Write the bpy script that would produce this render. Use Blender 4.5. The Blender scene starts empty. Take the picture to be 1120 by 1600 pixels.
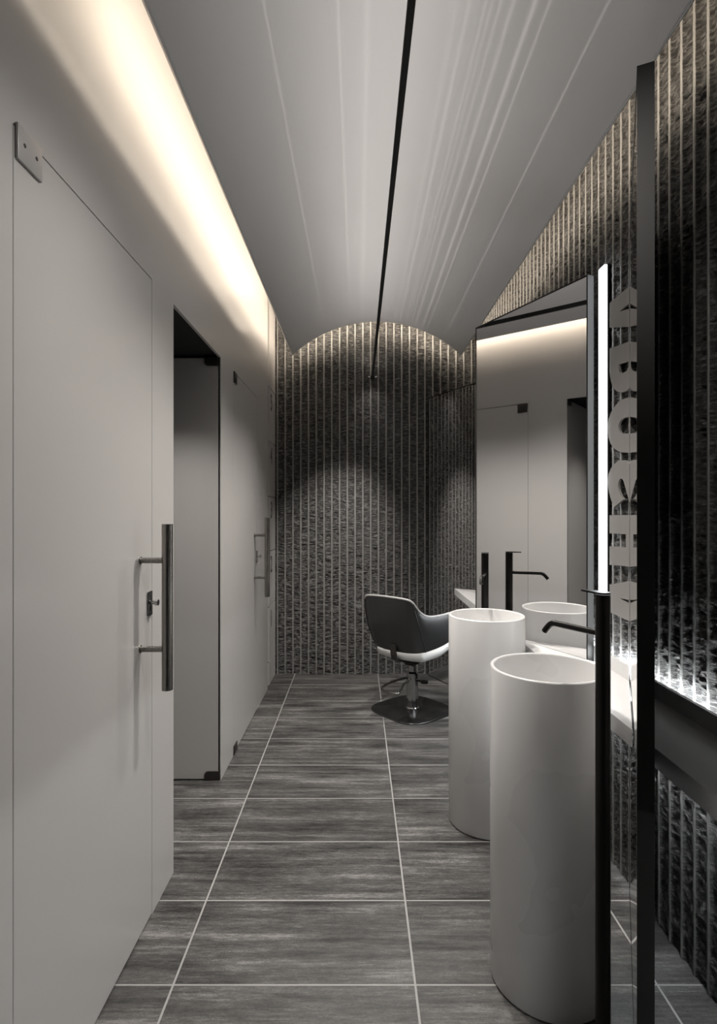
import bpy, bmesh, math, random
import numpy as np
from mathutils import Vector, Matrix
PI = math.pi
sc = bpy.context.scene
COL = sc.collection

# ------------------------------------------------------------------ camera, world, exposure, large lights
cam_d = bpy.data.cameras.new('camera'); cam = bpy.data.objects.new('camera', cam_d); COL.objects.link(cam)
cam.location = (0, 0, 1.3); cam.rotation_euler = (PI/2, 0, 0)
cam_d.sensor_fit = 'VERTICAL'; cam_d.sensor_height = 36.0; cam_d.lens = 872*36.0/1600
cam_d.clip_start = 0.02
sc.camera = cam
sc.view_settings.view_transform = 'Standard'; sc.view_settings.look = 'None'
sc.view_settings.gamma = 1; sc.view_settings.use_curve_mapping = False
sc.view_settings.exposure = 0.0

wd = bpy.data.worlds.new('world'); sc.world = wd; wd.use_nodes = True
wd.node_tree.nodes['Background'].inputs[0].default_value = (0.75, 0.80, 0.85, 1)
wd.node_tree.nodes['Background'].inputs[1].default_value = 0.03

WARM = (1.0, 0.86, 0.69); NEUT = (1.0, 0.95, 0.895); COOL = (0.93, 0.97, 1.0)
COVE_L, COVE_R, COVE_B = 11.5, 9.0, 100.0     # strips lying on the vault
LED_WALL, LED_TROUGH = 6.5, 34.0            # strip beside the mirror, strip behind the counter upstand
BAR_UP = 0.50                                # power of each up-light in the bar

# the bar of light: where it hangs
BAR_X, BAR_Z = 0.112, 2.379
# vault section
VXL, VXR, VZE, VZA, VYE = -0.506, 0.789, 2.505, 2.762, 4.29
VC = (VXL+VXR)/2; _h = (VXR-VXL)/2; _s = VZA-VZE
VR = (_h*_h+_s*_s)/(2*_s); VZC = VZA-VR
def vz(x, off=0.0): return VZC + math.sqrt(max(0, (VR+off)**2-(x-VC)**2))

def link(o): COL.objects.link(o); return o

def spot(name, loc, target, power, size_deg, blend=1.0, radius=0.02, color=NEUT):
    l = bpy.data.lights.new(name, 'SPOT'); l.energy = power; l.spot_size = math.radians(size_deg)
    l.spot_blend = blend; l.shadow_soft_size = radius; l.color = color
    o = link(bpy.data.objects.new(name, l)); o.location = loc
    o.rotation_euler = (Vector(target)-Vector(loc)).to_track_quat('-Z', 'Y').to_euler()
    return o
# unseen spots added under the bar to brighten the room
SPOTS = [
    ((BAR_X, 3.55, 2.36), (-0.18, 4.48, 1.00), 150, 44),     # pool on the back wall
    ((BAR_X, 3.35, 2.36), (0.10, 3.2, 0.0), 78, 116),
    ((BAR_X, 2.75, 2.36), (0.05, 2.6, 0.0), 70, 120),
    ((BAR_X, 4.15, 2.36), (0.18, 3.60, 0.0), 72, 50),
    ((BAR_X, 1.95, 2.36), (0.0, 1.95, 0.0), 78, 126),
    ((BAR_X, 1.75, 2.36), (0.535, 1.565, 0.80), 26, 24),
    ((BAR_X, 2.55, 2.36), (0.545, 2.36, 0.80), 26, 24),
    ((BAR_X, 1.20, 2.36), (-0.667, 1.25, 1.00), 32, 100),   # washes the door nearest the viewer
    ((BAR_X, 0.50, 2.36), (0.94, 1.50, 1.62), 34, 44),       # soft light on the stone beside the nearest mirror
]
for k, (p, t, w, a) in enumerate(SPOTS):
    spot('unseen_spot', p, t, w, a, 1.0, 0.03)
# unseen spots for the glow at the end of the bar
spot('unseen_spot', (BAR_X, 4.30, 2.36), (BAR_X-0.02, 4.48, 2.1), 1.6, 80, 1.0, 0.01)
spot('unseen_spot', (BAR_X, 4.30, 2.40), (BAR_X-0.02, 4.48, 2.65), 1.6, 80, 1.0, 0.01, WARM)

# downlight added in the stall to brighten the open door leaf
spot('stall_added_light', (-.86, 2.28, 2.045), (-.86, 2.36, 0), 26, 100, 1.0, 0.03)

# up-lights of the bar: a made-up beam pattern puts the fine streaks on the vault
STREAKS = [(-0.186, .35, .010), (-0.041, .22, .010), (0.0175, .12, .02), (0.1925, .10, .02), (0.2175, .22, .014), (0.25, .22, .010),
           (0.2625, .20, .008), (0.279, .25, .010), (0.304, .35, .018), (0.346, .55, .02), (0.375, .5, .011), (0.49, .85, .010)]
def vault_x(s):
    lo, hi = VXL, VXR
    for _ in range(50):
        m = (lo+hi)/2
        if m - s*(vz(m)-1.3) < 0: lo = m
        else: hi = m
    return (lo+hi)/2
def uplight_tree(l):
    l.use_nodes = True; nt = l.node_tree; N = nt.nodes; L = nt.links
    em = N['Emission']
    tc = N.new('ShaderNodeTexCoord'); sp = N.new('ShaderNodeSeparateXYZ'); L.new(tc.outputs['Normal'], sp.inputs[0])
    def M(op, a, b=None, clamp=False):
        n = N.new('ShaderNodeMath'); n.operation = op; n.use_clamp = clamp
        for i, v in enumerate((a, b)):
            if v is None: continue
            if isinstance(v, (int, float)): n.inputs[i].default_value = v
            else: L.new(v, n.inputs[i])
        return n.outputs[0]
    # only upwards; ang = atan2(x, z)
    ang = M('ARCTAN2', sp.outputs[0], sp.outputs[2])
    base = 1.0
    tot = None
    for s, amp, w in STREAKS:
        x = vault_x(s); z = vz(x)
        a0 = math.atan2(x-BAR_X, z-BAR_Z-0.02)
        wa = w*0.45*math.cos(a0)/math.hypot(x-BAR_X, z-BAR_Z)**1.0*1.1
        d = M('DIVIDE', M('SUBTRACT', ang, a0), wa)
        g = M('MULTIPLY', M('EXPONENT', M('MULTIPLY', M('MULTIPLY', d, d), -1.0)), amp*1.6)
        tot = g if tot is None else M('ADD', tot, g)
    # spread evenly over the vault: oblique rays get more
    k = M('POWER', M('MAXIMUM', M('COSINE', ang), 0.02), 0.9)
    up = M('MULTIPLY', M('ADD', sp.outputs[2], 0.05), 3.0, True)
    f = M('MULTIPLY', M('ADD', tot, M('MULTIPLY', k, 1.7)), up)
    L.new(f, em.inputs['Strength'])
NUP = 20
l0 = bpy.data.lights.new('bar_uplight', 'POINT'); l0.energy = BAR_UP; l0.shadow_soft_size = 0.003; l0.color = NEUT
uplight_tree(l0)
for k in range(NUP):
    o = link(bpy.data.objects.new('bar_uplight', l0)); o.location = (BAR_X, 0.55+k*0.19, BAR_Z+0.02)

# ------------------------------------------------------------------ materials
def mat(name, color=(.5, .5, .5), rough=.5, metal=0.0, coat=0.0, coat_rough=.1, spec=.5, emit=None, emit_s=0.0):
    m = bpy.data.materials.new(name); m.use_nodes = True
    b = m.node_tree.nodes['Principled BSDF']
    b.inputs['Base Color'].default_value = (*color, 1); b.inputs['Roughness'].default_value = rough
    b.inputs['Metallic'].default_value = metal; b.inputs['Coat Weight'].default_value = coat
    b.inputs['Coat Roughness'].default_value = coat_rough; b.inputs['Specular IOR Level'].default_value = spec
    if emit: b.inputs['Emission Color'].default_value = (*emit, 1); b.inputs['Emission Strength'].default_value = emit_s
    return m
class NT:
    def __init__(s, m): s.m = m; s.nt = m.node_tree; s.N = s.nt.nodes; s.L = s.nt.links; s.b = s.N['Principled BSDF']
    def coord(s):
        tc = s.N.new('ShaderNodeTexCoord'); return tc.outputs['Object']
    def sep(s, v):
        n = s.N.new('ShaderNodeSeparateXYZ'); s.L.new(v, n.inputs[0]); return n.outputs
    def math(s, op, a, b=None, clamp=False):
        n = s.N.new('ShaderNodeMath'); n.operation = op; n.use_clamp = clamp
        for i, v in enumerate((a, b)):
            if v is None: continue
            if isinstance(v, (int, float)): n.inputs[i].default_value = v
            else: s.L.new(v, n.inputs[i])
        return n.outputs[0]
    def mapping(s, v, scale, loc=(0, 0, 0)):
        n = s.N.new('ShaderNodeMapping'); n.inputs['Scale'].default_value = scale; n.inputs['Location'].default_value = loc
        s.L.new(v, n.inputs[0]); return n.outputs[0]
    def noise(s, v, scale=1, detail=4, rough=.5):
        n = s.N.new('ShaderNodeTexNoise'); n.inputs['Scale'].default_value = scale; n.inputs['Detail'].default_value = detail
        n.inputs['Roughness'].default_value = rough
        if v is not None: s.L.new(v, n.inputs['Vector'])
        return n.outputs['Fac']
    def ramp(s, f, stops):
        n = s.N.new('ShaderNodeValToRGB'); e = n.color_ramp.elements
        e[0].position = stops[0][0]; e[0].color = (*stops[0][1], 1); e[1].position = stops[-1][0]; e[1].color = (*stops[-1][1], 1)
        for p, c in stops[1:-1]:
            x = e.new(p); x.color = (*c, 1)
        s.L.new(f, n.inputs[0]); return n.outputs[0]
    def mix(s, f, a, b):
        n = s.N.new('ShaderNodeMix'); n.data_type = 'RGBA'
        for i, v in ((0, f), (6, a), (7, b)):
            if isinstance(v, (int, float)): n.inputs[i].default_value = v
            elif isinstance(v, tuple): n.inputs[i].default_value = (*v, 1)
            else: s.L.new(v, n.inputs[i])
        return n.outputs[2]
    def bump(s, h, strength, dist):
        n = s.N.new('ShaderNodeBump'); n.inputs['Strength'].default_value = strength; n.inputs['Distance'].default_value = dist
        s.L.new(h, n.inputs['Height']); s.L.new(n.outputs[0], s.b.inputs['Normal'])

def lacquer(name, c, r, coat, cr):
    m = mat(name, c, r, coat=coat, coat_rough=cr); t = NT(m)
    f = t.noise(t.coord(), 2.5, 3); t.L.new(t.math('ADD', t.math('MULTIPLY', f, .06), r-.03), t.b.inputs['Roughness'])
    return m
M_WALL = lacquer('grey_back_painted_glass', (.50, .485, .47), .42, .5, .16)
M_DOOR = lacquer('grey_satin_glass_door', (.50, .485, .47), .40, .5, .14)
M_VAULT = lacquer('satin_ceiling_paint', (.56, .55, .55), .5, 0, .3)
M_PLASTER = lacquer('white_plaster', (.62, .61, .6), .7, 0, .3)
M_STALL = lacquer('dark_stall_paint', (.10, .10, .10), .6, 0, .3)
M_WHITE = lacquer('white_solid_surface', (.72, .715, .71), .28, .35, .12)
M_CTR = lacquer('white_counter', (.72, .715, .71), .35, .2, .2)
M_FRAME = mat('dark_bronze_frame', (.012, .011, .010), .5, 0, spec=.25)
M_MIRROR = mat('mirror_glass', (.80, .80, .80), .015, 1.0)
M_BLACKM = mat('black_metal', (.018, .017, .016), .28, .8)
M_STEEL = mat('brushed_steel', (.24, .23, .215), .27, 1.0)
M_CHROME = mat('polished_steel', (.42, .42, .42), .12, 1.0)
M_PLATE = mat('dark_polished_steel', (.10, .10, .10), .2, .9)
M_PATCH = mat('satin_patch_fitting', (.42, .41, .40), .35, .3)
M_DARKFIT = mat('dark_patch_fitting', (.05, .045, .042), .4, .5)
M_LEATH = lacquer('charcoal_leather', (.026, .026, .027), .33, .3, .15)
M_SEAT = lacquer('pale_grey_leather', (.66, .66, .65), .35, .2, .2)
M_PIPE = lacquer('grey_piping', (.50, .50, .50), .3, .2, .2)
M_LETTER = lacquer('grey_letter_lacquer', (.26, .25, .24), .4, .2, .2)
M_INK = mat('dark_ink', (.03, .027, .025), .5)
M_BLACK = mat('black_backing', (.01, .01, .01), .8)
def emis(name, c, s):
    return mat(name, (.8, .8, .8), .5, emit=c, emit_s=s)
M_COVE_L = emis('warm_cove_light_left', WARM, COVE_L)
M_COVE_R = emis('warm_cove_light_right', WARM, COVE_R)
M_COVE_B = emis('warm_cove_light_end', WARM, COVE_B)
M_LED = emis('white_wall_light', COOL, LED_WALL)
M_UND = emis('added_under_counter_light', COOL, 85.0)  # glow of the strips added beneath the counters
M_TRO = emis('white_trough_light', COOL, LED_TROUGH)
# brushed grain for the steel
t = NT(M_STEEL); t.L.new(t.math('ADD', t.math('MULTIPLY', t.noise(t.mapping(t.coord(), (400, 400, 6)), 1, 2), .2), .17), t.b.inputs['Roughness'])

PITCH = 0.0624
def stone(name, axis, phase):
    m = mat(name, (.1, .1, .1), .5, spec=.6); t = NT(m); co = t.coord(); s = t.sep(co)
    u = s[axis]
    fr = t.math('FRACT', t.math('DIVIDE', t.math('SUBTRACT', u, phase-.5*PITCH), PITCH))
    d = t.math('ABSOLUTE', t.math('SUBTRACT', fr, .5))
    flat = t.math('LESS_THAN', d, .085)
    big = t.noise(t.mapping(co, (3, 3, 3)), 1, 4, .6)
    sc_ = (32, 32, 150)
    n1 = t.noise(t.mapping(co, sc_), 1, 6, .65)
    rough_c = t.ramp(n1, [(.36, (.016, .0155, .015)), (.50, (.062, .060, .058)), (.64, (.24, .234, .225))])
    fl = t.noise(t.mapping(co, (40, 40, 10)), 1, 3)
    flat_c = t.ramp(fl, [(.2, (.19, .186, .178)), (.8, (.26, .253, .243))])
    c = t.mix(flat, rough_c, flat_c)
    c2 = t.mix(t.math('MULTIPLY', big, .35), c, (.05, .048, .046))
    t.L.new(c2, t.b.inputs['Base Color'])
    t.L.new(t.math('ADD', t.math('MULTIPLY', n1, .35), .25), t.b.inputs['Roughness'])
    n2 = t.noise(t.mapping(co, (90, 90, 340)), 1, 5, .6)
    h = t.math('MULTIPLY', t.math('ADD', n1, t.math('MULTIPLY', n2, .5)), t.math('SUBTRACT', 1.0, t.math('MULTIPLY', flat, .93)))
    t.bump(h, 1.0, .018)
    return m
M_STONE_B = stone('split_stone_back', 0, -.589)
M_STONE_R = stone('split_stone_side', 1, 1.7515)

M_FLOOR = mat('travertine_look_tile', (.1, .1, .1), .4)
t = NT(M_FLOOR); co = t.coord(); s = t.sep(co)
def grout(u, per, off, w):
    fr = t.math('FRACT', t.math('DIVIDE', t.math('SUBTRACT', u, off-.5*per), per))
    return t.math('LESS_THAN', t.math('ABSOLUTE', t.math('SUBTRACT', fr, .5)), w/per/2)
gx = grout(s[0], .6653, .156, .006); gy = grout(s[1], .3333, 1.534, .005)
skip = t.math('GREATER_THAN', t.math('ABSOLUTE', t.math('SUBTRACT', s[1], 3.868)), .1)
gr = t.math('MAXIMUM', gx, t.math('MULTIPLY', gy, skip))
tx = t.math('FLOOR', t.math('DIVIDE', t.math('SUBTRACT', s[0], .156), .6653)); ty = t.math('FLOOR', t.math('DIVIDE', t.math('SUBTRACT', s[1], 1.534), .3333))
wn = t.N.new('ShaderNodeTexWhiteNoise'); wn.noise_dimensions = '2D'
cb = t.N.new('ShaderNodeCombineXYZ'); t.L.new(tx, cb.inputs[0]); t.L.new(ty, cb.inputs[1]); t.L.new(cb.outputs[0], wn.inputs['Vector'])
cb2 = t.N.new('ShaderNodeCombineXYZ'); t.L.new(t.math('ADD', s[0], t.math('MULTIPLY', wn.outputs[0], 7)), cb2.inputs[0]); t.L.new(s[1], cb2.inputs[1]); t.L.new(wn.outputs[0], cb2.inputs[2])
v = cb2.outputs[0]
a = t.noise(t.mapping(v, (1.8, 34, 3)), 1, 10, .74)
b_ = t.noise(t.mapping(v, (30, 120, 3)), 1, 8, .82)
c_ = t.noise(t.mapping(v, (190, 300, 3)), 1, 5, .8)
mask = t.noise(t.mapping(v, (2.6, 9, 3)), 1, 5, .6)
f = t.math('ADD', t.math('MULTIPLY', a, .46), t.math('ADD', t.math('MULTIPLY', b_, .32), t.math('MULTIPLY', c_, .22)))
f = t.math('ADD', f, t.math('MULTIPLY', t.math('SUBTRACT', mask, .5), .34))
tc_ = t.ramp(f, [(.40, (.014, .0137, .0133)), (.475, (.060, .058, .056)), (.54, (.118, .115, .111)), (.61, (.26, .254, .245))])
tone = t.math('ADD', t.math('MULTIPLY', wn.outputs[0], .25), .0)
tc2 = t.mix(tone, tc_, (.05, .049, .047))
t.L.new(t.mix(gr, tc2, (.36, .355, .345)), t.b.inputs['Base Color'])
t.L.new(t.math('ADD', t.math('MULTIPLY', f, .35), .22), t.b.inputs['Roughness'])
t.bump(t.math('SUBTRACT', f, t.math('MULTIPLY', gr, .4)), .35, .004)

# ------------------------------------------------------------------ mesh helpers
def finish(name, bm, m, parent=None, smooth=False, loc=None, angle=35):
    me = bpy.data.meshes.new(name)
    bmesh.ops.recalc_face_normals(bm, faces=bm.faces[:])
    bm.to_mesh(me); bm.free()
    me.materials.append(m)
    if smooth:
        for p in me.polygons: p.use_smooth = True
        me.set_sharp_from_angle(angle=math.radians(angle))
    o = link(bpy.data.objects.new(name, me))
    if loc: o.location = loc
    if parent: o.parent = parent
    return o
def box(bm, x0, x1, y0, y1, z0, z1):
    r = bmesh.ops.create_cube(bm, size=1)
    for v in r['verts']:
        v.co = Vector(((x0+x1)/2+v.co.x*(x1-x0), (y0+y1)/2+v.co.y*(y1-y0), (z0+z1)/2+v.co.z*(z1-z0)))
    return r['verts']
def bevel(bm, w, seg=2, ang=30):
    es = [e for e in bm.edges if len(e.link_faces) == 2 and e.calc_face_angle(0) > math.radians(ang)]
    bmesh.ops.bevel(bm, geom=es, offset=w, segments=seg, profile=.5, affect='EDGES')
def prism(bm, pts, z0, z1):
    lo = [bm.verts.new((x, y, z0)) for x, y in pts]; hi = [bm.verts.new((x, y, z1)) for x, y in pts]
    n = len(pts)
    bm.faces.new(lo[::-1]); bm.faces.new(hi)
    for i in range(n): bm.faces.new((lo[i], lo[(i+1) % n], hi[(i+1) % n], hi[i]))
def cyl(bm, p0, p1, r, seg=24, r2=None):
    p0 = Vector(p0); p1 = Vector(p1); d = p1-p0
    q = d.to_track_quat('Z', 'Y').to_matrix()
    r2 = r if r2 is None else r2
    A = []; B = []
    for i in range(seg):
        a = 2*PI*i/seg; e = Vector((math.cos(a), math.sin(a), 0))
        A.append(bm.verts.new(p0+q@(e*r))); B.append(bm.verts.new(p1+q@(e*r2)))
    bm.faces.new(A[::-1]); bm.faces.new(B)
    for i in range(seg): bm.faces.new((A[i], A[(i+1) % seg], B[(i+1) % seg], B[i]))
def lathe(bm, prof, cx=0, cy=0, seg=64):
    rings = []
    for r, z in prof:
        if r < 1e-6: rings.append([bm.verts.new((cx, cy, z))])
        else: rings.append([bm.verts.new((cx+r*math.cos(2*PI*i/seg), cy+r*math.sin(2*PI*i/seg), z)) for i in range(seg)])
    for a, b in zip(rings, rings[1:]):
        for i in range(seg):
            j = (i+1) % seg
            if len(a) == 1 and len(b) == 1: continue
            if len(a) == 1: bm.faces.new((a[0], b[j], b[i]))
            elif len(b) == 1: bm.faces.new((a[i], a[j], b[0]))
            else: bm.faces.new((a[i], a[j], b[j], b[i]))
def tube(bm, pts, r, seg=12, closed=False):
    pts = [Vector(p) for p in pts]; n = len(pts); rings = []
    prev = None
    for i, p in enumerate(pts):
        if closed: d = pts[(i+1) % n]-pts[(i-1) % n]
        else: d = pts[min(i+1, n-1)]-pts[max(i-1, 0)]
        d.normalize()
        if prev is None:
            up = Vector((0, 0, 1)) if abs(d.z) < .9 else Vector((1, 0, 0))
            e1 = d.cross(up).normalized()
        else: e1 = (prev-d*prev.dot(d)).normalized()
        prev = e1; e2 = d.cross(e1)
        rr = r[i] if isinstance(r, (list, tuple)) else r
        rings.append([bm.verts.new(p+e1*rr*math.cos(2*PI*k/seg)+e2*rr*math.sin(2*PI*k/seg)) for k in range(seg)])
    m = n if closed else n-1
    for i in range(m):
        a = rings[i]; b = rings[(i+1) % n]
        for k in range(seg): bm.faces.new((a[k], a[(k+1) % seg], b[(k+1) % seg], b[k]))
    if not closed: bm.faces.new(rings[0][::-1]); bm.faces.new(rings[-1])
def arc_pts(pts, n=8):
    """smooth an open polyline (Catmull-Rom)"""
    P = [Vector(p) for p in pts]; out = []
    for i in range(len(P)-1):
        a = P[max(i-1, 0)]; b = P[i]; c = P[i+1]; d = P[min(i+2, len(P)-1)]
        for k in range(n):
            t = k/n
            out.append(.5*((2*b)+(c-a)*t+(2*a-5*b+4*c-d)*t*t+(3*b-a-3*c+d)*t**3))
    out.append(P[-1]); return out
def struct(o): o['kind'] = 'structure'; return o
def tag(o, label, cat, group=None):
    o['label'] = label; o['category'] = cat
    if group: o['group'] = group
    return o
def thing(name, label, cat, loc=(0, 0, 0), rz=0, group=None):
    o = link(bpy.data.objects.new(name, None)); o.location = loc; o.rotation_euler = (0, 0, rz); o.empty_display_size = .1
    return tag(o, label, cat, group)

# ------------------------------------------------------------------ the room
XL, XR, YB, Y0, ZC = -.667, .94, 4.48, -1.6, 3.02
ZD = 2.05                                   # top of doors and opening
bm = bmesh.new(); box(bm, -1.62, XR+.14, Y0, YB+.14, -.06, 0); struct(finish('floor', bm, M_FLOOR))

# vaulted ceiling: a thin sheet hung below the slab
bm = bmesh.new(); TH = .012; n = 64; rows = []
a0 = math.atan2(VXL-VC, VZE-VZC); a1 = math.atan2(VXR-VC, VZE-VZC)
ys = [Y0+(VYE-Y0)*k/24 for k in range(25)]
for y in ys:
    lo = [bm.verts.new((VC+VR*math.sin(a0+(a1-a0)*i/n), y, VZC+VR*math.cos(a0+(a1-a0)*i/n))) for i in range(n+1)]
    hi = [bm.verts.new((VC+(VR+TH)*math.sin(a0+(a1-a0)*i/n), y, VZC+(VR+TH)*math.cos(a0+(a1-a0)*i/n))) for i in range(n+1)]
    rows.append(lo+hi[::-1])
m_ = len(rows[0])
for A, B in zip(rows, rows[1:]):
    for i in range(m_): bm.faces.new((A[i], A[(i+1) % m_], B[(i+1) % m_], B[i]))
for R, e in ((rows[0], 1), (rows[-1], -1)):
    for i in range(n): bm.faces.new((R[i], R[i+1], R[m_-2-i], R[m_-1-i]))
struct(finish('ceiling', bm, M_VAULT, smooth=True))
bm = bmesh.new()      # unseen lips added to cut off the strips' light on the walls
box(bm, VXL-.001, VXL+.006, Y0, VYE, VZE+.002, VZE+.058); box(bm, VXR-.006, VXR+.001, Y0, VYE, VZE+.002, VZE+.058)
struct(finish('trim_added_lip', bm, M_VAULT))
bm = bmesh.new(); box(bm, XL-.08, XR+.14, Y0, YB+.14, ZC, ZC+.06); struct(finish('ceiling', bm, M_PLASTER))

# cove light strips on top of the vault
def vault_strip(name, x, m, label):
    bm = bmesh.new(); z = vz(x, TH)
    box(bm, x-.009, x+.009, 1.34, VYE-.02, z+.006, z+.105)
    tag(finish(name, bm, m), label, 'light strip')
vault_strip('cove_light_strip', VXL+.082, M_COVE_L, 'warm light strip above the ceiling edge facing the grey doors')
vault_strip('cove_light_strip', VXR-.082, M_COVE_R, 'warm light strip above the ceiling edge facing the mirror side stone wall')
bm = bmesh.new()
arc = [(a0+(a1-a0)*i/24) for i in range(1, 24)]
pts = [(VC+(VR+.022)*math.sin(a), VYE-.02, VZC+(VR+.022)*math.cos(a)) for a in arc]
tube(bm, pts, .008, 8)
tag(finish('cove_light_strip', bm, M_COVE_B), 'warm curved light strip above the arched end of the ceiling', 'light strip')

# stone walls: ribbed split stone with real relief
rng = np.random.default_rng(7)
def vnoise(u, v, seed):
    r = np.random.default_rng(seed); G = r.random((257, 257))
    G[256] = G[0]; G[:, 256] = G[:, 0]
    ui = np.floor(u).astype(int); vi = np.floor(v).astype(int)
    fu = u-ui; fv = v-vi; fu = fu*fu*(3-2*fu); fv = fv*fv*(3-2*fv)
    ui %= 256; vi %= 256
    return (G[ui, vi]*(1-fu)*(1-fv)+G[ui+1, vi]*fu*(1-fv)+G[ui, vi+1]*(1-fu)*fv+G[ui+1, vi+1]*fu*fv)
def relief(u, v, phase, seed):
    fr = ((u-phase)/PITCH+.5) % 1.0
    d = np.abs(fr-.5)
    band = np.clip((d-.085)/.05, 0, 1)
    rg = lambda a: 1-np.abs(2*a-1)
    w = vnoise(u*14, v*14, seed+5)*.9
    n = .50*rg(vnoise(u*26+w, v*62+w*2, seed))+.28*rg(vnoise(u*58, v*125+u*40, seed+1))+.34*vnoise(u*9, v*17, seed+2)
    n = np.clip(n, 0, 1.1)
    col = np.floor((u-phase)/PITCH+.5)
    return -(band*(.0005+.021*(1.05-n)*np.ones_like(u)))
def relief_wall(name, u0, u1, z0, z1, du, dz, phase, seed, place, m):
    nu = int(round((u1-u0)/du))+1; nz = int(round((z1-z0)/dz))+1
    us = np.linspace(u0, u1, nu); zs = np.linspace(z0, z1, nz)
    U, Z = np.meshgrid(us, zs)
    H = relief(U, Z, phase, seed)
    co = place(U, Z, H).reshape(-1, 3)
    me = bpy.data.meshes.new(name)
    i = np.arange((nz-1)*(nu-1)); r = i//(nu-1); c = i % (nu-1); a = r*nu+c
    q = np.stack([a, a+1, a+nu+1, a+nu], 1).astype(np.int32)
    me.vertices.add(len(co)); me.vertices.foreach_set('co', co.astype(np.float32).ravel())
    me.loops.add(q.size); me.loops.foreach_set('vertex_index', q.ravel())
    me.polygons.add(len(q)); me.polygons.foreach_set('loop_start', np.arange(0, q.size, 4, dtype=np.int32))
    me.update(calc_edges=True); me.materials.append(m)
    for_s = np.ones(len(q), dtype=bool); me.polygons.foreach_set('use_smooth', for_s)
    o = link(bpy.data.objects.new(name, me)); return struct(o)
relief_wall('wall_back', XL-.02, XR+.02, 0, ZC, .0052, .0030, -.589, 11, lambda U, Z, H: np.stack([U, YB-H, Z], -1), M_STONE_B)
relief_wall('wall_right', 1.2, YB+.02, 0, ZC, .0052, .0030, 1.7515, 31, lambda U, Z, H: np.stack([XR-H, U, Z], -1), M_STONE_R)
relief_wall('wall_right', Y0, 1.2, 0, ZC, .0156, .02, 1.7515, 31, lambda U, Z, H: np.stack([XR-H, U, Z], -1), M_STONE_R)
bm = bmesh.new(); box(bm, -1.62, XR+.14, YB+.03, YB+.14, 0, ZC); struct(finish('wall_back', bm, M_BLACK))
bm = bmesh.new(); box(bm, XR+.03, XR+.14, Y0, YB+.03, 0, ZC); struct(finish('wall_right', bm, M_BLACK))

# left wall of back-painted glass: panels, flush doors, one opening
D1 = (1.079, 1.801); OP = (2.013, 2.705); D3 = (2.972, 3.672); LK = (4.165, YB)
TG = .012; GAP = .0025
bm = bmesh.new()
box(bm, XL-TG, XL, Y0, D1[0]-GAP, 0, ZD); box(bm, XL-TG, XL, D1[1]+GAP, OP[0], 0, ZD)
box(bm, XL-TG, XL, OP[1], D3[0]-GAP, 0, ZD); box(bm, XL-TG, XL, D3[1]+GAP, 4.10, 0, ZD)
box(bm, XL-TG, XL, Y0, D1[0], ZD, ZC); box(bm, XL-TG, XL, D1[0], D1[1], ZD+GAP, ZC)
box(bm, XL-TG, XL, D1[1], D3[0], ZD, ZC); box(bm, XL-TG, XL, D3[0], D3[1], ZD+GAP, ZC); box(bm, XL-TG, XL, D3[1], 4.10, ZD, ZC)
bmesh.ops.remove_doubles(bm, verts=bm.verts[:], dist=1e-5)
struct(finish('wall_left', bm, M_WALL))
bm = bmesh.new(); box(bm, XL-.09, XL-TG-.012, 1.80+.07, OP[0]-.004, 0, ZD); box(bm, XL-.09, XL-TG-.012, OP[1]+.02, 4.10, 0, ZC); box(bm, XL-.09, XL-TG-.012, Y0, 1.87, 0, ZC)
box(bm, XL-.09, XL-TG-.012, 1.87, OP[1]+.02, ZD+.03, ZC)
struct(finish('wall_left', bm, M_BLACK))
# stall behind the opening
bm = bmesh.new()
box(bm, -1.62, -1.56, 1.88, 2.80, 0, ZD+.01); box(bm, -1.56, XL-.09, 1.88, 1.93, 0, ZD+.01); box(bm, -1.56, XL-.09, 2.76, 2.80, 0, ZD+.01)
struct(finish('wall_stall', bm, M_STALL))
bm = bmesh.new(); box(bm, -1.62, XL-TG-.001, 1.88, 2.80, ZD+.012, ZD+.05); struct(finish('ceiling', bm, M_BLACK))

def handle_set(parent, yh):
    h = None
    bm = bmesh.new(); xb = XL+.083
    cyl(bm, (xb, yh, .757), (xb, yh, 1.263), .0165, 32); bevel(bm, .0015, 2, 60)
    h = finish('door_handle', bm, M_STEEL, parent, smooth=True)
    for z in (1.152, .881):
        bm = bmesh.new(); cyl(bm, (XL, yh, z), (xb, yh, z), .009, 20); cyl(bm, (XL, yh, z), (XL+.003, yh, z), .012, 20)
        finish('post', bm, M_STEEL, h, smooth=True)
def lock_set(parent, yl):
    bm = bmesh.new(); box(bm, XL+.0005, XL+.006, yl-.018, yl+.018, .970, 1.048); bevel(bm, .003, 2)
    p = finish('lock_plate', bm, M_CHROME, parent, smooth=True)
    bm = bmesh.new(); cyl(bm, (XL+.006, yl, 1.012), (XL+.020, yl, 1.012), .006, 16); cyl(bm, (XL+.020, yl, 1.012), (XL+.030, yl, 1.012), .010, 20)
    finish('lock_knob', bm, M_CHROME, p, smooth=True)
    bm = bmesh.new()
    for z in (.981, 1.037): cyl(bm, (XL+.006, yl-.004, z), (XL+.0072, yl-.004, z), .004, 12)
    finish('screw', bm, M_INK, p)
def patch(parent, y0, y1, z0, z1, m, t=.0065, screws=True, name='hinge'):
    bm = bmesh.new(); box(bm, XL+.0004, XL+t, y0, y1, z0, z1); bevel(bm, .0015, 2)
    p = finish(name, bm, m, parent, smooth=True)
    if screws:
        bm = bmesh.new(); zc = (z0+z1)/2+.002
        for y in (y0+.022, y1-.022): cyl(bm, (XL+t, y, zc), (XL+t+.0006, y, zc), .0042, 14)
        finish('screw', bm, M_INK, p)
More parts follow.
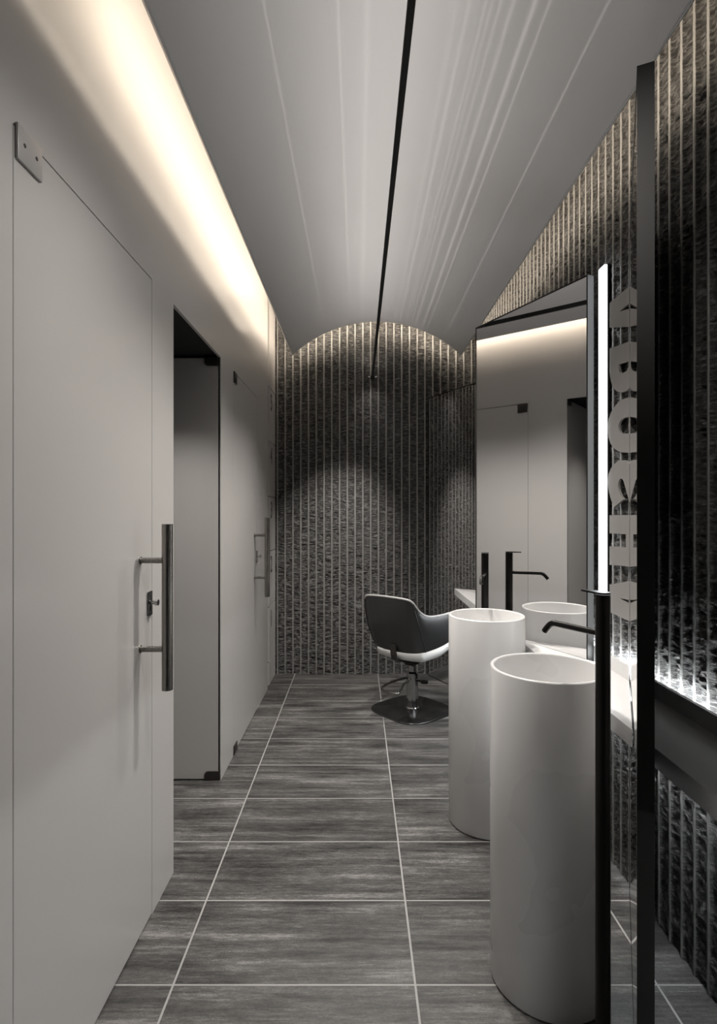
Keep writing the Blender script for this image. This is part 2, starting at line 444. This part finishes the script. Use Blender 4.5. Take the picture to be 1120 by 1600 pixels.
def leaf(name, y0, y1, yh):
    bm = bmesh.new(); box(bm, XL-TG, XL, y0, y1, .006, ZD-GAP*.2); bevel(bm, .0008, 1)
    d = struct(finish(name, bm, M_DOOR)); handle_set(d, yh); return d
d1 = leaf('door_1', D1[0], D1[1], 1.705); lock_set(d1, 1.777)
patch(d1, 1.083, 1.168, ZD-.062, ZD+.008, M_PATCH)
d3 = leaf('door_3', D3[0], D3[1], 3.572); lock_set(d3, 3.645)
patch(d3, 2.975, 3.045, ZD-.058, ZD+.002, M_DARKFIT); patch(d3, 2.975, 3.05, .006, .05, M_DARKFIT)
# open door leaf, turned square into the stall
bm = bmesh.new(); box(bm, -1.357, XL-.004, OP[1], OP[1]+.012, .006, ZD-.004); bevel(bm, .0008, 1)
d2 = struct(finish('door_2', bm, M_DOOR))
def corner_patch(z0, z1, up):
    bm = bmesh.new(); y0 = OP[1]-.006; y1 = OP[1]+.018; x1 = XL-.003; x0 = x1-.076
    r = .018; s_ = []
    zc = z0+r if up else z1-r
    pts = [(x1, z1 if up else z0), (x1, z0 if up else z1)]
    for k in range(7):
        a = PI/2*k/6
        pts.append((x0+r-r*math.sin(a), (zc-r*math.cos(a)) if up else (zc+r*math.cos(a))))
    pts.append((x0, z1 if up else z0))
    A = [bm.verts.new((x, y0, z)) for x, z in pts]; B = [bm.verts.new((x, y1, z)) for x, z in pts]; n = len(pts)
    bm.faces.new(A); bm.faces.new(B[::-1])
    for i in range(n): bm.faces.new((A[i], A[(i+1) % n], B[(i+1) % n], B[i]))
    finish('hinge', bm, M_DARKFIT, d2)
corner_patch(ZD-.042, ZD-.002, True); corner_patch(.004, .044, False)

# ------------------------------------------------------------------ lockers at the end of the left wall
lk = thing('locker_cabinet', 'narrow pale grey locker column with numbered doors beside the back stone wall', 'lockers', (XL, (LK[0]+LK[1])/2, 0))
bm = bmesh.new(); w2 = (LK[1]-LK[0])/2-.004
box(bm, -.30, -.019, -w2, w2, 0, ZC-.005); finish('body', bm, M_BLACK, lk)
box_z = [0.0, .176, .59, 1.004, 1.417, 1.83, 2.237]
def text_mesh(s, size, m, parent, loc, name):
    cu = bpy.data.curves.new(name, 'FONT'); cu.body = s; cu.size = size; cu.align_x = 'CENTER'; cu.align_y = 'CENTER'; cu.extrude = .0006; cu.offset = .0012
    tmp = bpy.data.objects.new('tmp', cu); COL.objects.link(tmp); bpy.context.view_layer.update()
    me = bpy.data.meshes.new_from_object(tmp.evaluated_get(bpy.context.evaluated_depsgraph_get()))
    bpy.data.objects.remove(tmp); bpy.data.curves.remove(cu)
    me.materials.clear(); me.materials.append(m)
    o = link(bpy.data.objects.new(name, me)); o.parent = parent; o.location = loc
    o.rotation_euler = (PI/2, 0, PI/2)
    return o
for k in range(5):
    z0, z1 = box_z[k+1]+.003, box_z[k+2]-.003
    bm = bmesh.new(); box(bm, -.018, 0, -w2, w2, z0, z1); bevel(bm, .0015, 1)
    d = finish('locker_door', bm, M_DOOR, lk); d['label'] = 'locker door numbered %d' % (k+1)
    text_mesh(str(k+1), .18, M_INK, d, (.001, -w2+.10, z1-.105), 'number')
bm = bmesh.new(); box(bm, -.018, 0, -w2, w2, .004, box_z[1]-.003); finish('plinth', bm, M_DOOR, lk)
bm = bmesh.new(); box(bm, -.018, 0, -w2, w2, box_z[-1]+.003, ZC-.006); finish('top_panel', bm, M_WALL, lk)

# ------------------------------------------------------------------ mirror screens
ZM = 2.207
def screen(A, B, side, label, thick=.032, lip=.006, endcap=None):
    """A, B: ends of the glass face in plan; side +1 puts the slab to the left of A->B, -1 to the right"""
    A = Vector((*A, 0)); B = Vector((*B, 0)); d = (B-A); Ln = d.length; d.normalize()
    rz = math.atan2(d.y, d.x)
    th = thing('mirror_screen', label, 'mirror', (A.x, A.y, 0), rz)
    # local: x along, y = away from the glass face (side)
    s = side
    def B_(bm, x0, x1, y0, y1, z0, z1): box(bm, x0, x1, min(s*y0, s*y1), max(s*y0, s*y1), z0, z1)
    for nm, x0, x1 in (('side_frame', 0, lip), ('side_frame', Ln-lip, Ln)):
        bm = bmesh.new(); B_(bm, x0, x1, 0, thick, 0, ZM); finish(nm, bm, M_FRAME, th)
    bm = bmesh.new(); B_(bm, lip, Ln-lip, 0, thick, ZM-lip, ZM); finish('top_frame', bm, M_FRAME, th)
    bm = bmesh.new(); B_(bm, lip, Ln-lip, 0, thick, 0, lip); finish('bottom_frame', bm, M_FRAME, th)
    bm = bmesh.new(); B_(bm, lip, Ln-lip, .001, .007, lip, ZM-lip); finish('mirror_pane', bm, M_MIRROR, th)
    bm = bmesh.new(); B_(bm, lip, Ln-lip, .008, thick-.001, lip, ZM-lip); finish('back_panel', bm, M_FRAME, th)
    return th
M0A, M0B = (.566, 1.135), (.936, 1.930)
M1A, M1B = (.576, 2.748), (.875, 2.131)
M2A, M2B = (.553, 4.445), (.873, 3.785)
screen(M0A, M0B, -1, 'tall black framed mirror seen nearly edge on, dark post nearest the front basin', lip=.003)
screen(M1A, M1B, 1, 'tall black framed mirror behind the basins reflecting the grey doors')
screen(M2A, M2B, 1, 'tall mirror beyond the salon chair reflecting the ribbed stone')

# ------------------------------------------------------------------ counters
ZT, CT = .736, .046; CX = .708
def on(A, B, x): return A[1]+(x-A[0])/(B[0]-A[0])*(B[1]-A[1])
def off(A, B, d):  # shift line in +normal (toward +x) by d
    v = Vector((B[0]-A[0], B[1]-A[1])).normalized(); n = Vector((v.y, -v.x))
    if n.x < 0: n = -n
    return (A[0]+n.x*d, A[1]+n.y*d), (B[0]+n.x*d, B[1]+n.y*d)
XW = XR-.012
def counter(near, far, label, trough=True):
    """near/far: functions x -> y"""
    th = thing('counter', label, 'counter', (CX, near(CX), 0))
    ox, oy = CX, near(CX)
    def P(bm, x0, x1, z0, z1):
        prism(bm, [(x0-ox, near(x0)-oy), (x1-ox, near(x1)-oy), (x1-ox, far(x1)-oy), (x0-ox, far(x0)-oy)], z0, z1)
    bm = bmesh.new(); P(bm, CX, XW, ZT-CT, ZT); finish('countertop', bm, M_CTR, th)
    bm = bmesh.new(); P(bm, .902, .913, ZT, .785); finish('upstand', bm, M_CTR, th)
    bm = bmesh.new(); P(bm, .9135, .922, ZT+.0005, .779); finish('light_strip', bm, M_TRO, th)
    bm = bmesh.new(); P(bm, .890, .900, ZT-CT-.010, ZT-CT-.0005); finish('added_under_light', bm, M_UND, th)  # unseen strip added to brighten the stone and floor below
    return th
m0f = lambda x: on(M0A, M0B, x)
_b = off(M0A, M0B, .033); m0b = lambda x: on(_b[0], _b[1], x)
m1f = lambda x: on(M1A, M1B, x)
_c = off(M1A, M1B, .033); m1b = lambda x: on(_c[0], _c[1], x)
m2f = lambda x: on(M2A, M2B, x)
counter(lambda x: -.2, lambda x: m0b(x)-.002, 'shaded wall counter in front of the nearly edge-on mirror')
counter(lambda x: m0f(x)+.004, lambda x: min(m1f(x)-.004, 9), 'white counter passing behind the two basins between the mirrors')
counter(lambda x: m1b(x)+.003, lambda x: m2f(x)-.003, 'white counter corner in front of the salon chair by the far mirror')

# vertical light line on the stone beside the middle mirror
bm = bmesh.new(); box(bm, .932, .9395, 2.088, 2.146, ZT+.06, 2.23); 
vl = tag(finish('wall_light', bm, M_FRAME), 'vertical white light line on the stone wall beside the middle mirror', 'light')
bm = bmesh.new(); box(bm, .9215, .9315, 2.092, 2.142, ZT+.062, 2.228); finish('diffuser', bm, M_LED, vl)

# ------------------------------------------------------------------ letters on the stone, cut by the mirror
YV = 1.938
def wp(px, py):
    y = (XR-.014)*872/(px-560); return (y, 1.3-(py-800)*y/872)
def cr(pts, zoom=5., ox=900, oy=400):  # traced corners in the photograph, laid on the wall plane
    return [wp(ox+x/zoom, oy+y/zoom) for x, y in pts]
def letter(outer, holes, label):
    from mathutils.geometry import tessellate_polygon
    loops = [[Vector((y, z, 0)) for y, z in L] for L in [outer]+holes]
    tris = tessellate_polygon(loops); flat = [p for L in loops for p in L]
    bm = bmesh.new(); X1, X0 = XR-.006, XR-.014
    A = [bm.verts.new((X0, p.x, p.y)) for p in flat]; B = [bm.verts.new((X1, p.x, p.y)) for p in flat]
    for t_ in tris:
        try: bm.faces.new([A[i] for i in t_]); bm.faces.new([B[i] for i in reversed(t_)])
        except ValueError: pass
    k = 0
    for L in loops:
        n = len(L)
        for i in range(n): bm.faces.new((A[k+i], A[k+(i+1) % n], B[k+(i+1) % n], B[k+i]))
        k += n
    tag(finish('wall_letter', bm, M_LETTER), label, 'letter', 'flat grey letters in a column on the stone wall')
def curve2(pts, n=6): return [(p.x, p.y) for p in arc_pts([(x, y, 0) for x, y in pts], n)]
V = 415  # crop x where the mirror meets the wall
letter(cr([(260, 368), (V, 236), (V, 552), (260, 560)]), [cr([(340, 433), (412, 372), (412, 412)])], 'topmost grey wall letter with pointed top and small triangular hole')
letter(cr([(260, 724), (V, 668), (V, 1030)]+curve2([(395, 1052), (350, 1066), (310, 1050), (282, 1010), (268, 960), (260, 910)])),
       [cr([(332, 848), (408, 822), (408, 860)]+curve2([(398, 892), (370, 912), (340, 908), (333, 880)]))], 'second wall letter from the top with two rounded lobes')
letter(cr([(V, 1106)]+curve2([(V-1, 1106), (345, 1130), (285, 1200), (252, 1280), (246, 1350), (256, 1430), (285, 1490), (340, 1530), (V-1, 1537)])+[(V, 1538)]),
       [cr([(413, 1258)]+curve2([(410, 1258), (360, 1272), (334, 1310), (333, 1355), (350, 1385)])+[(413, 1388)])], 'round ring shaped wall letter, third from the top')
c2 = lambda pts: cr(pts, 5., 900, 700)
letter(c2([(V, 128)]+curve2([(V-2, 120), (380, 98), (335, 100), (290, 135), (258, 190), (247, 260), (255, 340), (275, 410), (295, 462)])+[(370, 400)]+curve2([(352, 380), (332, 330), (328, 280), (340, 245), (355, 240), (368, 255)])+[(V, 420)]),
       [], 'curved hook shaped wall letter under the round one')
letter(c2([(260, 526), (V, 524), (V, 930), (380, 922), (260, 912), (260, 768), (388, 777), (388, 674), (260, 666)]), [], 'blocky wall letter with crossbar, under the hook shaped one')
letter(c2([(260, 1066), (V, 1040), (V, 1355), (260, 1280)]), [c2([(342, 1175), (412, 1187), (412, 1218)])], 'lowest grey wall letter with triangular hole, just above the counter')

# ------------------------------------------------------------------ linear light hung under the vault
lb = thing('linear_light', 'long thin black light bar running under the vaulted ceiling to the back wall', 'light', (BAR_X, YB, BAR_Z))
bm = bmesh.new(); box(bm, -.008, .008, Y0-YB+.02, -.016, -.010, .010); bevel(bm, .001, 1); finish('bar', bm, M_BLACK, lb)
bm = bmesh.new(); box(bm, -.016, .016, -.016, -.001, -.016, .012); bevel(bm, .001, 1)
br = finish('wall_bracket', bm, M_BLACKM, lb)
for s_ in (-1, 1):
    bm = bmesh.new(); cyl(bm, (s_*.017, -.010, .0), (s_*.030, -.010, .0), .006, 14); cyl(bm, (s_*.030, -.010, .0), (s_*.034, -.010, .0), .014, 18)
    finish('clamp_knob', bm, M_CHROME, lb, smooth=True)

# ------------------------------------------------------------------ basins
ZB = .867
def basin(x, y, label):
    th = thing('pedestal_basin', label, 'basin', (x, y, 0), 0, 'tall round pedestal basins')
    bm = bmesh.new(); R = .158
    lathe(bm, [(0, .0), (R-.006, .0), (R, .006), (R, ZB-.004), (R-.002, ZB-.001), (R-.0045, ZB), (R-.0085, ZB), (R-.011, ZB-.002), (R-.012, ZB-.006),
               (R-.014, ZB-.10), (R-.022, ZB-.122), (R-.045, ZB-.134), (.03, ZB-.142), (0, ZB-.143)], seg=96)
    finish('pedestal_bowl', bm, M_WHITE, th, smooth=True, angle=50)
    bm = bmesh.new(); lathe(bm, [(0, ZB-.136), (.024, ZB-.136), (.028, ZB-.138), (.028, ZB-.1425)], seg=32)
    finish('drain_cover', bm, M_CHROME, th, smooth=True)
basin(.531, 1.565, 'white cylindrical pedestal basin nearest the viewer, partly behind the tall front tap')
basin(.541, 2.360, 'white cylindrical pedestal basin standing just in front of the middle mirror')

# ------------------------------------------------------------------ floor-standing taps
def tap(x, y, d, label, ls):
    ang = math.atan2(d[1], d[0])
    th = thing('floor_tap', label, 'tap', (x, y, 0), ang, 'floor-standing black taps')
    bm = bmesh.new(); cyl(bm, (0, 0, .004), (0, 0, 1.108), .0167, 40); finish('column', bm, M_BLACKM, th, smooth=True)
    bm = bmesh.new(); cyl(bm, (0, 0, 0), (0, 0, .006), .03, 32); finish('base_ring', bm, M_BLACKM, th, smooth=True)
    bm = bmesh.new(); pts = []
    for k in range(13): a = PI/2+PI*k/12; pts.append((.0167*math.cos(a), .0167*math.sin(a)))
    pts += [(.055, -.008), (.055, .008)]
    prism(bm, pts, 1.1095, 1.1135); finish('lever', bm, M_BLACKM, th)
    bm = bmesh.new(); z = 1.016
    P = [(.012, 0, z), (ls-.02, 0, z), (ls-.005, 0, z-.001), (ls+.008, 0, z-.008), (ls+.024, 0, z-.026)]
    pts = [P[0], P[1]]+arc_pts(P[1:], 6)[1:]
    tube(bm, pts, .0078, 16); finish('spout', bm, M_STEEL if False else M_BLACKM, th, smooth=True)
tap(.5692, 1.300, (-.48, .877), 'tall black tap in the foreground, spout over the front basin', .152)
tap(.583, 2.573, (-.31, -.95), 'tall black tap close against the middle mirror, behind the far basin', .150)

# ------------------------------------------------------------------ salon chair
FW = Vector((.63, .775)).normalized()
ch = thing('salon_chair', 'black leather salon chair with pale seat on a square steel base', 'chair', (.3535, 3.67, 0), math.atan2(FW.y, FW.x)-PI/2)
# local: +Y forward, +X right
def smooth_poly(bm, pts, z0, z1): prism(bm, pts, z0, z1)
# base: rounded square with slightly bowed sides
pts = []
for i in range(96):
    a = 2*PI*i/96
    n_ = 3.6; c, s_ = math.cos(a), math.sin(a)
    r = .232/((abs(c)**n_+abs(s_)**n_)**(1/n_)); pts.append((r*c, r*s_))
off_ = math.atan2(FW.y, FW.x)-PI/2
rot = PI/4-off_+math.radians(-5)
pts = [(x*math.cos(rot)-y*math.sin(rot), x*math.sin(rot)+y*math.cos(rot)) for x, y in pts]
bm = bmesh.new()
lo = [bm.verts.new((x, y, .0)) for x, y in pts]; mid = [bm.verts.new((x, y, .006)) for x, y in pts]; hi = [bm.verts.new((x*.985, y*.985, .0095)) for x, y in pts]; ce = bm.verts.new((0, 0, .016))
bm.faces.new(lo[::-1]); n = len(pts)
for i in range(n):
    j = (i+1) % n
    bm.faces.new((lo[i], lo[j], mid[j], mid[i])); bm.faces.new((mid[i], mid[j], hi[j], hi[i])); bm.faces.new((hi[i], hi[j], ce))
finish('base_plate', bm, M_PLATE, ch, smooth=True, angle=50)
bm = bmesh.new(); lathe(bm, [(0, .012), (.046, .012), (.046, .020), (.041, .026), (.040, .10), (.038, .245), (.030, .252), (.024, .254), (.024, .33), (0, .33)], seg=48)
finish('column', bm, M_CHROME, ch, smooth=True)
bm = bmesh.new(); box(bm, -.075, .075, -.085, .085, .325, .352); bevel(bm, .008, 2); box(bm, -.03, .03, -.04, .04, .30, .327)
finish('seat_mount', bm, M_BLACKM, ch, smooth=True)
# pump loop and pedal
def loc_(wx, wy):
    d = Vector((wx-.3535, wy-3.67)); return (d.x*FW.y-d.y*FW.x, d.x*FW.x+d.y*FW.y)
LP = [(.335, 3.735), (.25, 3.66), (.172, 3.56), (.146, 3.47), (.180, 3.405), (.232, 3.375), (.262, 3.43), (.285, 3.54), (.325, 3.615)]
P3 = [(*loc_(*p), .195+.012*(i/len(LP))) for i, p in enumerate(LP)]
bm = bmesh.new(); tube(bm, arc_pts(P3, 6), .0075, 12); finish('pump_loop', bm, M_STEEL, ch, smooth=True)
bm = bmesh.new(); a_ = loc_(.37, 3.65); b2 = loc_(.425, 3.60)
tube(bm, [(*a_, .20), (*b2, .205)], .007, 12); cyl(bm, (*b2, .197), (*b2, .210), .024, 24)
finish('pedal', bm, M_BLACKM, ch, smooth=True)
# seat cushion: rounded slab, sides rising toward the front
def cushion(zb, zt, hw, y0, y1, grow=0):
    bm = bmesh.new(); nx, ny = 26, 26; top = []; bot = []
    for j in range(ny+1):
        tr, br_ = [], []
        for i in range(nx+1):
            u = -1+2*i/nx; v = -1+2*j/ny
            # square -> rounded square
            k = max(abs(u), abs(v)); l = math.hypot(u, v)
            m_ = 1.0 if l < 1e-6 else ((1-.42*k**3)+.42*k**3*(k/l)*1.08)
            x = u*hw*m_; y = (y0+y1)/2+v*(y1-y0)/2*m_
            e = min(1, max(0, (1-k)/.16)); ed = math.sqrt(max(0, 1-(1-e)**2))
            rise = .030*max(0, (v+.2)/1.2)**1.5+.018*abs(u)**3*(.4+.6*max(0, v+.6)/1.6)
            mid_ = (zb+zt)/2+rise
            tr.append(bm.verts.new((x, y, mid_+(zt-zb)/2*(.25+.75*ed)-.010*(1-abs(u)**2)*(1-abs(v)**2))))
            br_.append(bm.verts.new((x, y, mid_-(zt-zb)/2*(.25+.75*ed)-.012*(1-k*k))))
        top.append(tr); bot.append(br_)
    for j in range(ny):
        for i in range(nx):
            bm.faces.new((top[j][i], top[j][i+1], top[j+1][i+1], top[j+1][i])); bm.faces.new((bot[j][i], bot[j+1][i], bot[j+1][i+1], bot[j][i+1]))
    per = [(0, i) for i in range(nx)]+[(j, nx) for j in range(ny)]+[(ny, i) for i in range(nx, 0, -1)]+[(j, 0) for j in range(ny, 0, -1)]
    for q in range(len(per)):
        a, b = per[q], per[(q+1) % len(per)]
        bm.faces.new((top[a[0]][a[1]], bot[a[0]][a[1]], bot[b[0]][b[1]], top[b[0]][b[1]]))
    return bm
finish('seat', cushion(.362, .430, .196, -.170, .27), M_SEAT, ch, smooth=True, angle=60)
# wrap-around shell: back and arms
# plan station: t in [-1,1]; back between -.45..+.45, corner, then arm
ST = [  # t, bottom (x, y, z), top (x, y, z)
    (0.0, (0, -.185, 0.420), (0, -.300, .778)),
    (.22, (.085, -.182, 0.422), (.080, -.294, .776)),
    (.40, (.150, -.172, 0.428), (.148, -.282, .770)),
    (.50, (.185, -.150, 0.435), (.178, -.272, .760)),
    (.54, (.196, -.138, 0.438), (.190, -.262, .742)),
    (.59, (.205, -.118, 0.442), (.203, -.236, .700)),
    (.64, (.212, -.098, 0.445), (.214, -.205, .672)),
    (.72, (.222, -.050, 0.450), (.232, -.150, .656)),
    (.82, (.230, .030, 0.460), (.250, -.050, .655)),
    (.92, (.234, .110, 0.478), (.262, .070, .660)),
    (1.0, (.236, .190, 0.508), (.266, .170, .655)),
    (1.05, (.236, .215, 0.543), (.266, .215, .635)),
]
def station(t):
    s_ = -1 if t < 0 else 1; t = abs(t)
    ts = [q[0] for q in ST]
    for i in range(len(ST)-1):
        if ts[i] <= t <= ts[i+1]+1e-9:
            f = (t-ts[i])/(ts[i+1]-ts[i])
            g = lambda k: [ (ST[i][k][c]*(1-f)+ST[i+1][k][c]*f) for c in range(3)]
            b, tt = g(1), g(2); b[0] *= s_; tt[0] *= s_
            return Vector(b), Vector(tt)
NS, NV = 96, 14
cols = []
for i in range(NS+1):
    t_ = -1.05+2.10*i/NS; b, tt = station(t_)
    cols.append([b.lerp(tt, k/NV) for k in range(NV+1)])
# relax along the strip for roundness, keeping ends
for _ in range(3):
    new = [c[:] for c in cols]
    for i in range(1, NS):
        for k in range(NV+1): new[i][k] = (cols[i-1][k]+cols[i][k]*2+cols[i+1][k])/4
    cols = new
grid = []
for i in range(NS+1):
    a = cols[max(i-1, 0)]; c = cols[min(i+1, NS)]; outer = []; inner = []
    for k in range(NV+1):
        p = cols[i][k].copy()
        tan = (c[k]-a[k]).normalized(); vv = (cols[i][min(k+1, NV)]-cols[i][max(k-1, 0)]).normalized()
        nrm = tan.cross(vv).normalized()            # outward
        if nrm.dot(Vector((p.x, p.y+.02, 0))) < 0: nrm = -nrm
        f = k/NV; bulge = .014*math.sin(PI*f)
        th_ = .015*(1-.35*f)*min(1, .35+3*min(f, 1-f)+.3)
        outer.append(p+nrm*(bulge+th_/2)); inner.append(p+nrm*(bulge-th_/2-.012*math.sin(PI*f)))
    grid.append((outer, inner))
bm = bmesh.new()
O = [[bm.verts.new(p) for p in g[0]] for g in grid]; I = [[bm.verts.new(p) for p in g[1]] for g in grid]
for i in range(NS):
    for k in range(NV):
        bm.faces.new((O[i][k], O[i+1][k], O[i+1][k+1], O[i][k+1])); bm.faces.new((I[i][k], I[i][k+1], I[i+1][k+1], I[i+1][k]))
    bm.faces.new((O[i][0], I[i][0], I[i+1][0], O[i+1][0])); bm.faces.new((O[i][NV], O[i+1][NV], I[i+1][NV], I[i][NV]))
for i in (0, NS):
    for k in range(NV): bm.faces.new((O[i][k], O[i][k+1], I[i][k+1], I[i][k]))
finish('back_shell', bm, M_LEATH, ch, smooth=True, angle=60)
# piping along the whole top edge
bm = bmesh.new(); tube(bm, [(g[0][NV]+g[1][NV])/2+Vector((0, 0, .002)) for g in grid], .0062, 10); finish('top_piping', bm, M_PIPE, ch, smooth=True)
for s_ in (-1, 1):   # seam from the corner of the back down to the seat
    i = int(round((s_*.53+1.05)/2.10*NS)); pts = [g for g in grid[i][0]]
    bm = bmesh.new(); tube(bm, [p+Vector((0, -.001, 0)) for p in pts], .0042, 8); finish('seam', bm, M_LEATH, ch, smooth=True)
bm = bmesh.new()
tube(bm, arc_pts([(-.0, -.05, .350), (0, -.16, .355), (0, -.196, .375), (0, -.200, .41), (0, -.205, .455)], 5), .001, 8); bm.clear()
pts = [(-.12, .349), (-.175, .354), (-.204, .372), (-.213, .40), (-.222, .47), (-.216, .472), (-.206, .402), (-.198, .378), (-.172, .361), (-.12, .357)]
A = [bm.verts.new((-.022, y, z)) for y, z in pts]; B = [bm.verts.new((.022, y, z)) for y, z in pts]
bm.faces.new(A); bm.faces.new(B[::-1])
for i in range(len(pts)): j = (i+1) % len(pts); bm.faces.new((A[i], A[j], B[j], B[i]))
finish('back_bracket', bm, M_DARKFIT, ch)
